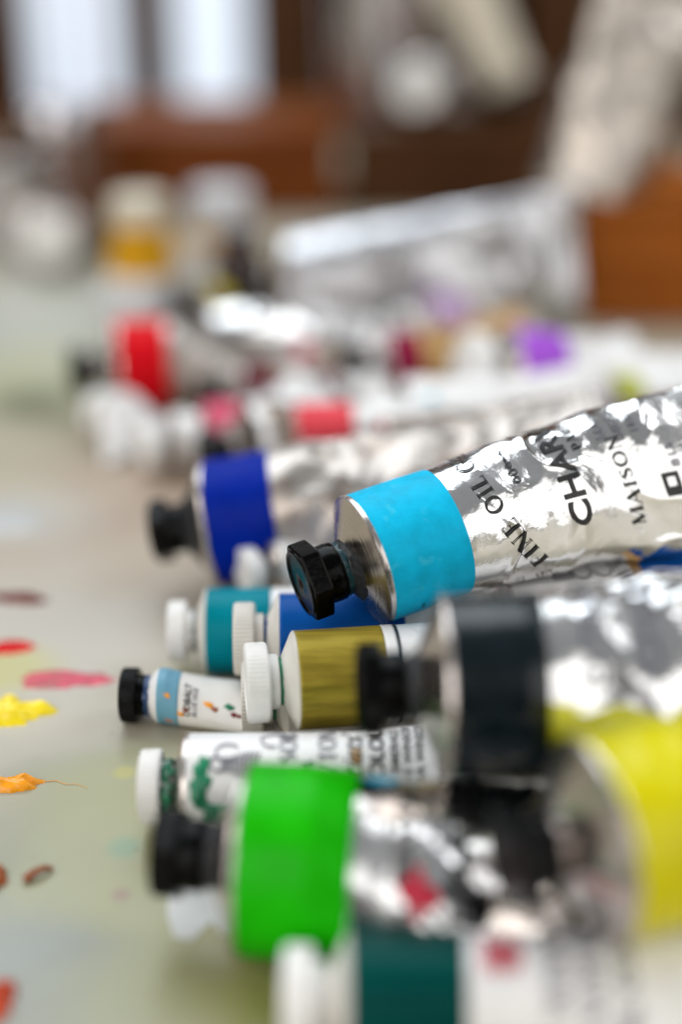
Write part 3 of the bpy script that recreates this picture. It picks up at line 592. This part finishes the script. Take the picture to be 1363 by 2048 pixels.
far('small white tube with coral red band, behind the ultramarine tube', at(588, 872, 0.0220), (0.98, 0.10, 0), 0.07, 0.0105, 'coral', 'label', 'ribbed', 'whitecap', 0.019, 35, SM, roll=70, f0=0.5)
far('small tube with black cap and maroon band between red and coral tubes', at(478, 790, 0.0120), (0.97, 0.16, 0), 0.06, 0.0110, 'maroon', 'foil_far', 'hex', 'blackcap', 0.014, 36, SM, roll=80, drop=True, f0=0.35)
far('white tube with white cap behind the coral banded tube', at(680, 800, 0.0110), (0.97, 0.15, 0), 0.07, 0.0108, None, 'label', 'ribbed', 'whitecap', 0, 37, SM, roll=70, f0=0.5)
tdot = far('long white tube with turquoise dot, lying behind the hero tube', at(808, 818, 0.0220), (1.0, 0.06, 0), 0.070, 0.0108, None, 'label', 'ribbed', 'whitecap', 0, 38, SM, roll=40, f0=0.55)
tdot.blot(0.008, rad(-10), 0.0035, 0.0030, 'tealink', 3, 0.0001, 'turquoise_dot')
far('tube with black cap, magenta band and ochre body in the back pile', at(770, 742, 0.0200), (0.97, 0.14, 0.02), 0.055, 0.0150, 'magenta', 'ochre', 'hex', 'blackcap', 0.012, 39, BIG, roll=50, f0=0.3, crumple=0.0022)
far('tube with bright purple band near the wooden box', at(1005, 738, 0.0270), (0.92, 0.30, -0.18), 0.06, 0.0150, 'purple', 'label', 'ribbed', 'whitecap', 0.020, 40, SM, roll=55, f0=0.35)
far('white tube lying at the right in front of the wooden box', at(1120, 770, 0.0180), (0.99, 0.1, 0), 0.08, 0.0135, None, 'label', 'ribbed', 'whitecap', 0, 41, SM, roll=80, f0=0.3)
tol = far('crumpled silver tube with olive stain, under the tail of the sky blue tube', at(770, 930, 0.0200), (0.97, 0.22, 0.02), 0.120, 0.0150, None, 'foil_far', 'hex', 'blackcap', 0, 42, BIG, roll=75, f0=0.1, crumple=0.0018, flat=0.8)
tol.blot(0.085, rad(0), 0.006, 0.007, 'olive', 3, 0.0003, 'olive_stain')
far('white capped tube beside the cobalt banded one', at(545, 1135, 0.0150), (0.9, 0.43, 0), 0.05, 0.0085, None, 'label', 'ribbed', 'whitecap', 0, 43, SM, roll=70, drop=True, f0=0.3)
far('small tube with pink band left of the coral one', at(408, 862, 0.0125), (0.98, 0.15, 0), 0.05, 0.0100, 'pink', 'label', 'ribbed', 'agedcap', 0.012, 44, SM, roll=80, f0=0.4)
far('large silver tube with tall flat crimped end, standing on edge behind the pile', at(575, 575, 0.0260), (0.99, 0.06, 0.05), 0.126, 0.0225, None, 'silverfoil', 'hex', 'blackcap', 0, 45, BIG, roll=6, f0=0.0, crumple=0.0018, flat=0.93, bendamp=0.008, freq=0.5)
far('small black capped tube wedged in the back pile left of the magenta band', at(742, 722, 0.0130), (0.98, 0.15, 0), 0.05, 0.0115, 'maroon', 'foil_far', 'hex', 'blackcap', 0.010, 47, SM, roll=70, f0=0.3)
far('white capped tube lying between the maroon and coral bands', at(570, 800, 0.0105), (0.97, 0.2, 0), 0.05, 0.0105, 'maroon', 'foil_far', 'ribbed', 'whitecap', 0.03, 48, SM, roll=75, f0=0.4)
M['lime'] = mat('lime_band', (0.42, 0.45, 0.05), 0.4, spec=0.1); M['lilac'] = mat('lilac_band', (0.45, 0.30, 0.50), 0.4, spec=0.1); M['lemon'] = mat('lemon_band', (0.62, 0.50, 0.03), 0.4, spec=0.1)
for lab, p_, d_, L_, R_, bd, bo, cp, cm_, bl, sd in (
    ('short white capped tube touching the foil of the red banded tube', at(375, 745, 0.0105), (0.95, 0.3, 0), 0.045, 0.0100, 'maroon', 'foil_far', 'ribbed', 'whitecap', 0.012, 71),
    ('slim black capped tube with pink band under the silver grey tube', at(560, 735, 0.0105), (0.95, -0.3, 0), 0.05, 0.0100, 'pink', 'foil_far', 'hex', 'blackcap', 0.014, 72),
    ('tube with lime band at right, behind the tail of the sky blue tube', at(1215, 818, 0.0150), (0.97, 0.2, 0), 0.05, 0.0120, 'lime', 'label', 'ribbed', 'whitecap', 0.010, 73),
    ('tube with lilac band leaning below the large silver tube', at(850, 655, 0.0150), (0.9, 0.42, 0.05), 0.05, 0.0120, 'lilac', 'foil_far', 'ribbed', 'whitecap', 0.016, 74),
    ('tube with lemon band and black cap beside the squat pale bottle', at(410, 615, 0.0120), (0.85, 0.5, 0), 0.05, 0.0115, 'lemon', 'foil_far', 'hex', 'blackcap', 0.010, 75),
    ('small maroon banded tube with dark cap in front of the brown bottle', at(505, 672, 0.0120), (0.97, 0.22, 0), 0.045, 0.0105, 'maroon', 'foil_far', 'hex', 'blackcap', 0.016, 76),
    ('white capped tube pointing at the viewer between pink and coral bands', at(530, 868, 0.0170), (0.55, 0.83, 0.05), 0.04, 0.0115, None, 'label', 'ribbed', 'whitecap', 0, 77),
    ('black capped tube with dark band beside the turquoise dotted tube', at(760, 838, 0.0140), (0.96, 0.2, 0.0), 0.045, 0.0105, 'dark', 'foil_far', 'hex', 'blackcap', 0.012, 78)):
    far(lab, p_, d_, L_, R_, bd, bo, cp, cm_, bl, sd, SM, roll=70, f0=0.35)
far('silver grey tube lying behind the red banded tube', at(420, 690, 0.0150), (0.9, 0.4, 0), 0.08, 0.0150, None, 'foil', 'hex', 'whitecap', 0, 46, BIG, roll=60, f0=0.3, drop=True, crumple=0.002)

# ---------------------------------------------- dabs of paint on the table
def dab(name, label, px, py, lx, ly, hgt, m, seed, rot=0.0, cat='paint dab', tail=0.0):
    p = at(px, py, 0); vs = [V(0, 0, hgt)]; fs = []; na = 64; rings = 10
    for i in range(1, rings + 1):
        u = i / rings
        for j in range(na):
            a = 2 * PI * j / na; g = 1 + 0.4 * noise.noise(V(math.cos(a) * 1.5, math.sin(a) * 1.5, seed)) + 0.22 * noise.noise(V(math.cos(a) * 4, math.sin(a) * 4, seed + 3))
            if tail: g *= 1 + tail * max(0, math.cos(a)) ** 8
            x = lx * u * g * math.cos(a); y = ly * u * g * math.sin(a) * (1 - 0.3 * tail * max(0, math.cos(a)))
            rx = x * math.cos(rot) - y * math.sin(rot); ry = x * math.sin(rot) + y * math.cos(rot)
            z = hgt * 1.0 * (1 - u ** 3.5) * (0.75 + 0.9 * noise.noise(V(x * 220, y * 520, seed)) + 0.35 * (0.3 - abs(noise.noise(V(x * 300, y * 1300, seed))))) + 0.0001 if i < rings else -0.0003
            vs.append(V(rx, ry, z))
    for j in range(na): fs.append((0, 1 + j, 1 + (j + 1) % na))
    for i in range(rings - 1):
        for j in range(na):
            b = 1 + i * na; fs.append((b + j, b + na + j, b + na + (j + 1) % na, b + (j + 1) % na))
    o = link(name, mesh_from(name, vs, fs), m, loc=p); return tag(o, label, cat, 'paint on the table top')
dab('paint_dab', 'thick orange paint dab with a fine drawn-out tip on the white table', 10, 1570, 0.0080, 0.0030, 0.0022, M['orangepaint'], 1.5, 0.06, tail=0.15)
dab('paint_dab', 'bright yellow paint blob at the left edge beside the pink smear', 15, 1425, 0.0095, 0.0060, 0.0026, M['yellowpaint'], 2.5, 0.05, tail=0.25)
dab('paint_dab', 'glossy red paint streak at the left edge above the pink smear', 5, 1297, 0.0090, 0.0036, 0.0014, M['redpaint'], 3.5, 0.0)
dab('paint_dab', 'brownish red paint streak, uppermost on the left of the table', 30, 1199, 0.0100, 0.0026, 0.0016, M['dkredpaint'], 4.5, -0.08)
dab('paint_dab', 'rust brown paint blob at the left edge beside the brown curl', -8, 1762, 0.0026, 0.0040, 0.0024, M['brownpaint'], 5.5)
dab('paint_dab', 'scarlet orange paint lump at the lower left corner', -6, 2005, 0.0036, 0.0050, 0.0040, M['scarlet'], 6.5)
dab('paint_dab', 'whitish paint patch on the table at far left', 22, 1040, 0.010, 0.014, 0.0003, mat('pale_blue_paint', (0.43, 0.43, 0.42), 0.5, bump=0.3), 7.5)
# orange thread and brown curl
def tube_curve(pts, rs, nth=10):
    vs = []; fs = []
    for i, p in enumerate(pts):
        d = (pts[min(i + 1, len(pts) - 1)] - pts[max(i - 1, 0)]).normalized(); u = V(0, 0, 1) - d * d.z; u.normalize(); w = d.cross(u)
        for j in range(nth):
            a = 2 * PI * j / nth; vs.append(p + u * rs[i] * math.cos(a) + w * rs[i] * math.sin(a))
    for i in range(len(pts) - 1):
        for j in range(nth):
            j2 = (j + 1) % nth; fs.append((i * nth + j, i * nth + j2, (i + 1) * nth + j2, (i + 1) * nth + j))
    fs.append(tuple(range(nth))[::-1]); fs.append(tuple((len(pts) - 1) * nth + j for j in range(nth))); return vs, fs
pts = [at(80 + 95 * i / 14, 1560 + 14 * (i / 14) ** 1.4 + 2 * math.sin(i), 0.0002) for i in range(15)]
vs, fs = tube_curve(pts, [0.00009 - 0.000004 * i for i in range(15)]); o = link('paint_thread', mesh_from('paint_thread', vs, fs), M['orangepaint'])
tag(o, 'hair thin orange paint thread trailing from the orange dab', 'paint thread')
pts = [at(50 + 54 * (i / 16), 1760 - 24 * math.sin(PI * 0.62 * i / 16), 0.0006 + 0.0010 * math.sin(PI * i / 16)) for i in range(17)]
vs, fs = tube_curve(pts, [0.00095 - 0.00003 * i + 0.0002 * math.sin(i * 2.1) for i in range(17)]); o = link('paint_curl', mesh_from('paint_curl', vs, fs), M['brownpaint'])
tag(o, 'small dried rust brown paint curl lying on the table', 'paint curl')
# thin dry smear of pink
def pink_material():
    m = mat('dry_pink_paint', (0.68, 0.075, 0.13), 0.5, var=0.1, vscale=300, bump=0.3); n = m.node_tree.nodes; l = m.node_tree.links; b = n['Principled BSDF']
    t = n.new('ShaderNodeTexCoord'); mp = n.new('ShaderNodeMapping'); mp.inputs['Scale'].default_value = (140, 520, 1); l.new(t.outputs['Object'], mp.inputs[0])
    z = n.new('ShaderNodeTexNoise'); z.inputs['Scale'].default_value = 1; z.inputs['Detail'].default_value = 6; l.new(mp.outputs[0], z.inputs['Vector'])
    q = n.new('ShaderNodeMapRange'); q.inputs[1].default_value = 0.30; q.inputs[2].default_value = 0.62; q.inputs[3].default_value = 0.25; l.new(z.outputs[0], q.inputs[0]); l.new(q.outputs[0], b.inputs['Alpha']); return m
dab('paint_smear', 'dry brushed pink paint smear on the white table left of the tiny tube', 122, 1360, 0.0118, 0.0044, 0.0003, pink_material(), 8.5, 0.03, 'paint smear', tail=0.1)
dab('paint_smear', 'small dark red touch at the right end of the pink smear', 178, 1358, 0.0048, 0.0014, 0.0003, mat('rose_paint', (0.62, 0.05, 0.12), 0.4), 9.5, 0.1, 'paint smear')
# torn scrap of film below the green tube cap
p0 = at(410, 1830, 0); vs = []; fs = []
out = [(-0.0085, 0.009), (0.004, 0.011), (0.013, 0.006), (0.011, -0.003), (0.004, -0.006), (0.0015, -0.002), (-0.002, -0.0075), (-0.0055, -0.0065), (-0.0075, 0.0)]
vs = [V(x, y, -0.0002) for x, y in out] + [V(x, y, 0.00015) for x, y in out]; k = len(out)
fs = [tuple(range(k)), tuple(range(2 * k - 1, k - 1, -1))] + [(i, k + i, k + (i + 1) % k, (i + 1) % k) for i in range(k)]
o = link('paper_scrap', mesh_from('paper_scrap', vs, fs, False), mat('thin_grey_paper', (0.56, 0.57, 0.55), 0.5, var=0.05), loc=p0); tag(o, 'torn pale grey paper scrap under the cap of the green tube', 'paper scrap')

# ------------------------------------------------------------------ background on the table
def lathe_obj(name, prof, m, parent, loc=(0, 0, 0), n=48, ang=35):
    vs = []; fs = []
    for r, z in prof:
        for j in range(n):
            a = 2 * PI * j / n; vs.append(V(r * math.cos(a), r * math.sin(a), z))
    for i in range(len(prof) - 1):
        for j in range(n):
            j2 = (j + 1) % n; fs.append((i * n + j, i * n + j2, (i + 1) * n + j2, (i + 1) * n + j))
    me = mesh_from(name, vs, fs); sharp(me, ang); return link(name, me, m, parent, loc)
M['mustard'] = mat('mustard_plastic', (0.60, 0.30, 0.008), 0.5, spec=0.1, var=0.05); M['cream'] = mat('cream_plastic', (0.62, 0.56, 0.45), 0.45, var=0.05)
M['greyplastic'] = mat('grey_white_plastic', (0.60, 0.60, 0.62), 0.35, var=0.04); M['brownglass'] = mat('brown_bottle_glass', (0.035, 0.014, 0.010), 0.12, var=0.2)
M['tin'] = mat('tin_plate', (0.52, 0.50, 0.52), 0.14, 1.0, var=0.06); M['canvas'] = mat('beige_linen', (0.50, 0.42, 0.34), 0.85, var=0.12, vscale=40, bump=0.4, bscale=500)
g = bpy.data.materials.new('clear_glass'); g.use_nodes = True; b = g.node_tree.nodes['Principled BSDF']; b.inputs['Transmission Weight'].default_value = 1; b.inputs['Roughness'].default_value = 0.02; b.inputs['Base Color'].default_value = (0.92, 0.95, 0.96, 1); b.inputs['IOR'].default_value = 1.45; M['glass'] = g

def bottle(px, py, lab, body, collar, capm, R, hb, hs, hc_, rc):
    p = at(px, py, 0); t = thing('bottle', lab, 'bottle', p)
    lathe_obj('body', [(0.0, 0.0), (R * 0.94, 0.0), (R, 0.0015), (R, hb - 0.003), (R * 0.9, hb)], M[body], t)
    lathe_obj('collar', [(R * 0.9, hb), (rc * 1.15, hb + hs * 0.5), (rc * 1.05, hb + hs)], M[collar], t)
    lathe_obj('cap', [(rc, hb + hs), (rc * 1.1, hb + hs), (rc * 1.1, hb + hs + hc_ - 0.001), (rc, hb + hs + hc_), (0, hb + hs + hc_)], M[capm], t)
bottle(292, 640, 'white bottle with mustard collar and cream cap behind the red tube', 'greyplastic', 'mustard', 'cream', 0.0190, 0.024, 0.022, 0.012, 0.0118)
bottle(447, 560, 'squat pale bottle with yellow rimmed cap beside the mustard collared one', 'greyplastic', 'mustard', 'greyplastic', 0.0185, 0.020, 0.007, 0.020, 0.0140)
bottle(482, 655, 'small dark brown bottle between the pale bottle and large silver tube', 'brownglass', 'brownglass', 'brownglass', 0.0125, 0.034, 0.004, 0.008, 0.008)
# glass jar on the left
p = at(135, 500, 0); t = thing('glass_jar', 'clear glass jar with metal rim at far left of the table', 'jar', p)
R = 0.026
lathe_obj('wall', [(0.0, 0.0), (R * 0.95, 0.0), (R, 0.003), (R, 0.055), (R * 0.86, 0.064), (R * 0.86, 0.075), (R * 0.80, 0.075), (R * 0.80, 0.064), (R * 0.93, 0.054), (R * 0.93, 0.004), (0, 0.004)], M['glass'], t)
lathe_obj('metal_lid', [(R * 0.88, 0.066), (R * 0.92, 0.066), (R * 0.92, 0.078), (R * 0.88, 0.080), (0, 0.080)], M['tin'], t)
p = at(40, 500, 0)
t = thing('tin_canister', 'small dull metal canister beside the glass jar at left', 'canister', p)
lathe_obj('body', [(0, 0), (0.020, 0), (0.020, 0.045), (0.019, 0.046)], M['tin'], t); lathe_obj('lid', [(0.0205, 0.043), (0.021, 0.043), (0.021, 0.052), (0.019, 0.053), (0, 0.053)], M['tin'], t)

# wooden boxes
def wooden_box(lab, x0, x1, y0, y1, z0, z1, m, th=0.006):
    t = thing('wooden_box', lab, 'box', ((x0 + x1) / 2, (y0 + y1) / 2, z0)); o = t.location
    def pt(nm, a, b, c, d, e, f): link(nm, box_mesh(nm, a - o.x, b - o.x, c - o.y, d - o.y, e - o.z, f - o.z, 0.0008), m, t)
    pt('front_board', x0, x1, y0, y0 + th, z0, z1); pt('back_board', x0, x1, y1 - th, y1, z0, z1)
    pt('side_board', x0, x0 + th, y0 + th, y1 - th, z0, z1); pt('side_board', x1 - th, x1, y0 + th, y1 - th, z0, z1)
    pt('base_board', x0 + th, x1 - th, y0 + th, y1 - th, z0 + 0.001, z0 + 0.005)
    pt('lid', x0 - 0.002, x1 + 0.002, y0 - 0.003, y1 + 0.002, z1 + 0.0004, z1 + 0.006)
    return t
a = at(1135, 660, 0); wooden_box('orange brown wooden box at right behind the tubes', a.x, a.x + 0.16, a.y + 0.01, a.y + 0.10, 0, 0.050, M['wood'])
Yc = 0.86
wooden_box('right part of the wooden chest behind the large silver tube, shade put into its dark colour', 0.003, 0.20, Yc, Yc + 0.12, 0, 0.046, M['wood_dk'])  # separate darker copy: the chest's shade is put into the wood colour
wooden_box('red brown wooden chest far behind the bottles', -0.20, -0.003, Yc, Yc + 0.12, 0, 0.046, M['wood_mid'])
ZT = 0.0524
# on the chest: tin cup, leaning cream tubes, black bottle
p = aty(775, 300, Yc + 0.05); t = thing('tin_cup', 'grey tin cup standing on the wooden chest', 'cup', (p.x, Yc + 0.09, ZT))
lathe_obj('wall', [(0, 0), (0.033, 0), (0.036, 0.002), (0.040, 0.085), (0.0415, 0.086), (0.040, 0.087), (0.038, 0.085), (0.034, 0.004), (0, 0.003)], M['tin'], t)
def pipe(bm_name, pts_, r_, m, parent): vs, fs = tube_curve(pts_, r_, 20); return link(bm_name, mesh_from(bm_name, vs, fs), m, parent)
pipe('handle', [V(0.037 + 0.020 * math.sin(PI * i / 10), -0.006, 0.070 - 0.05 * i / 10) for i in range(11)], [0.003] * 11, M['tin'], t)
def brush(lab, b0, tip, m1, m2, rr=0.004):
    b0 = Vector(b0); tip = Vector(tip); t = thing('paint_brush', lab, 'paint brush', b0); d = tip - b0; L = d.length; d.normalize()
    pipe('handle', [d * (L * i / 10) for i in range(11)], [rr * (0.5 + 0.5 * math.sin(PI * (0.15 + 0.6 * i / 10))) for i in range(11)], m1, t)
    pipe('ferrule', [d * (L + 0.018 * i / 4) for i in range(5)], [rr * 1.0] * 5, M['tin'], t)
    pipe('bristles', [d * (L + 0.018 + 0.02 * i / 8) for i in range(9)], [rr * (1.05 - 0.9 * (i / 8) ** 2) for i in range(9)], m2, t)
brush('pale handled brush leaning in the tin cup', (p.x - 0.012, Yc + 0.08, ZT + 0.006), (p.x - 0.028, Yc + 0.10, ZT + 0.12), M['cream'], M['darkpaint'])
brush('white handled brush leaning to the right in the tin cup', (p.x + 0.006, Yc + 0.09, ZT + 0.006), (p.x + 0.030, Yc + 0.09, ZT + 0.12), M['greyplastic'], M['darkpaint'])
q1 = aty(1010, 320, Yc + 0.035)
far('cream tube leaning beside the tin cup on the chest', V(q1.x, Yc + 0.035, ZT + 0.021), (-0.46, 0.10, 0.88), 0.085, 0.0150, None, 'cream', 'ribbed', 'blackcap', 0, 61, SM, roll=20, f0=0.2, crumple=0.0015)
q1 = aty(985, 60, Yc + 0.10); t = thing('black_bottle', 'tall black bottle behind the leaning cream tube', 'bottle', (q1.x, Yc + 0.10, ZT))
lathe_obj('body', [(0, 0), (0.019, 0), (0.020, 0.002), (0.020, 0.085), (0.010, 0.100)], M['blackcap'], t); lathe_obj('cap', [(0.010, 0.100), (0.012, 0.100), (0.012, 0.125), (0, 0.126)], M['blackcap'], t)

q1 = deep(847, 175, 0.865)
far('white capped tube added as a glint disc, pointing at the viewer from the top of the chest', q1, (0.30, 0.80, -0.10), 0.03, 0.0165, None, 'label', 'ribbed', 'whitecap', 0, 62, SM, roll=60, f0=0.2)  # tube added so that its white cap blurs into a highlight
far('silver tube added at far left, its big white cap pointing forward as a glint disc', at(100, 468, 0.0205), (-0.10, 0.95, 0.0), 0.06, 0.0165, None, 'foil_far', 'ribbed', 'whitecap', 0, 63, BIG, roll=70, f0=0.2, drop=True)  # added tube, the white cap takes the place of a blurred glint
# big tube standing on its cap on the orange box, leaning right
q1 = deep(1165, 385, 0.655)
far('large crumpled grey beige tube leaning up to the right on the orange box', q1, (0.36, 0.16, 0.92), 0.115, 0.0230, None, 'beigefoil', 'hex', 'blackcap', 0, 64, BIG, roll=10, f0=0.0, crumple=0.0035, freq=0.6, flat=0.9, bendamp=0.008)

# ------------------------------------------------------------------ back of the room: panelled wall and a window
YB = 1.55
w0 = link('back_wall', box_mesh('back_wall', -0.028, 1.3, YB, YB + 0.05, -0.8, 1.0, 0.002), M['wood_dk']); w0['kind'] = 'structure'
w0 = link('back_wall', box_mesh('back_wall', -1.3, -0.46, YB, YB + 0.05, -0.8, 1.0, 0.002), M['wood_dk']); w0['kind'] = 'structure'
em = bpy.data.materials.new('daylit_pane'); em.use_nodes = True; b = em.node_tree.nodes['Principled BSDF']; b.inputs['Base Color'].default_value = (0.05, 0.05, 0.05, 1); b.inputs['Roughness'].default_value = 0.05
b.inputs['Emission Color'].default_value = (0.74, 0.82, 0.93, 1); b.inputs['Emission Strength'].default_value = 0.9
M['pane'] = em
def xat(px, py): return aty(px, py, YB).x
zb = aty(200, 245, YB).z
t = thing('window', 'bright window with small panes in a brown wooden frame, upper left background', 'window', (-0.245, YB, zb - 0.12))
o = t.location
def wp(nm, x0, x1, y0, y1, z0, z1, m): link(nm, box_mesh(nm, x0 - o.x, x1 - o.x, y0 - o.y, y1 - o.y, z0 - o.z, z1 - o.z, 0.0015), m, t)
xs = [xat(62, 100), xat(246, 100), xat(348, 100), xat(496, 100)]
wp('bottom_rail', -0.46, -0.03, YB - 0.02, YB + 0.03, zb - 0.14, zb, M['wood_mid']); wp('top_rail', -0.46, -0.03, YB - 0.02, YB + 0.03, zb + 0.36, zb + 0.42, M['wood_mid'])
wp('stile', -0.46, xs[0], YB - 0.018, YB + 0.03, zb, zb + 0.36, M['wood_dk']); wp('stile', xs[3], -0.03, YB - 0.018, YB + 0.03, zb, zb + 0.36, M['wood_dk'])
wp('mullion', xs[1], xs[2], YB - 0.016, YB + 0.03, zb, zb + 0.36, M['wood_dk'])
wp('glazing_bar', xat(160, 100) - 0.003, xat(160, 100) + 0.003, YB - 0.010, YB + 0.02, zb, zb + 0.36, M['wood_mid'])
wp('pane', xs[0], xat(160, 100) - 0.003, YB + 0.004, YB + 0.008, zb, zb + 0.36, em); wp('pane', xat(160, 100) + 0.003, xs[1], YB + 0.004, YB + 0.008, zb, zb + 0.36, em)
wp('pane', xs[2], xs[3], YB + 0.004, YB + 0.008, zb, zb + 0.36, em)
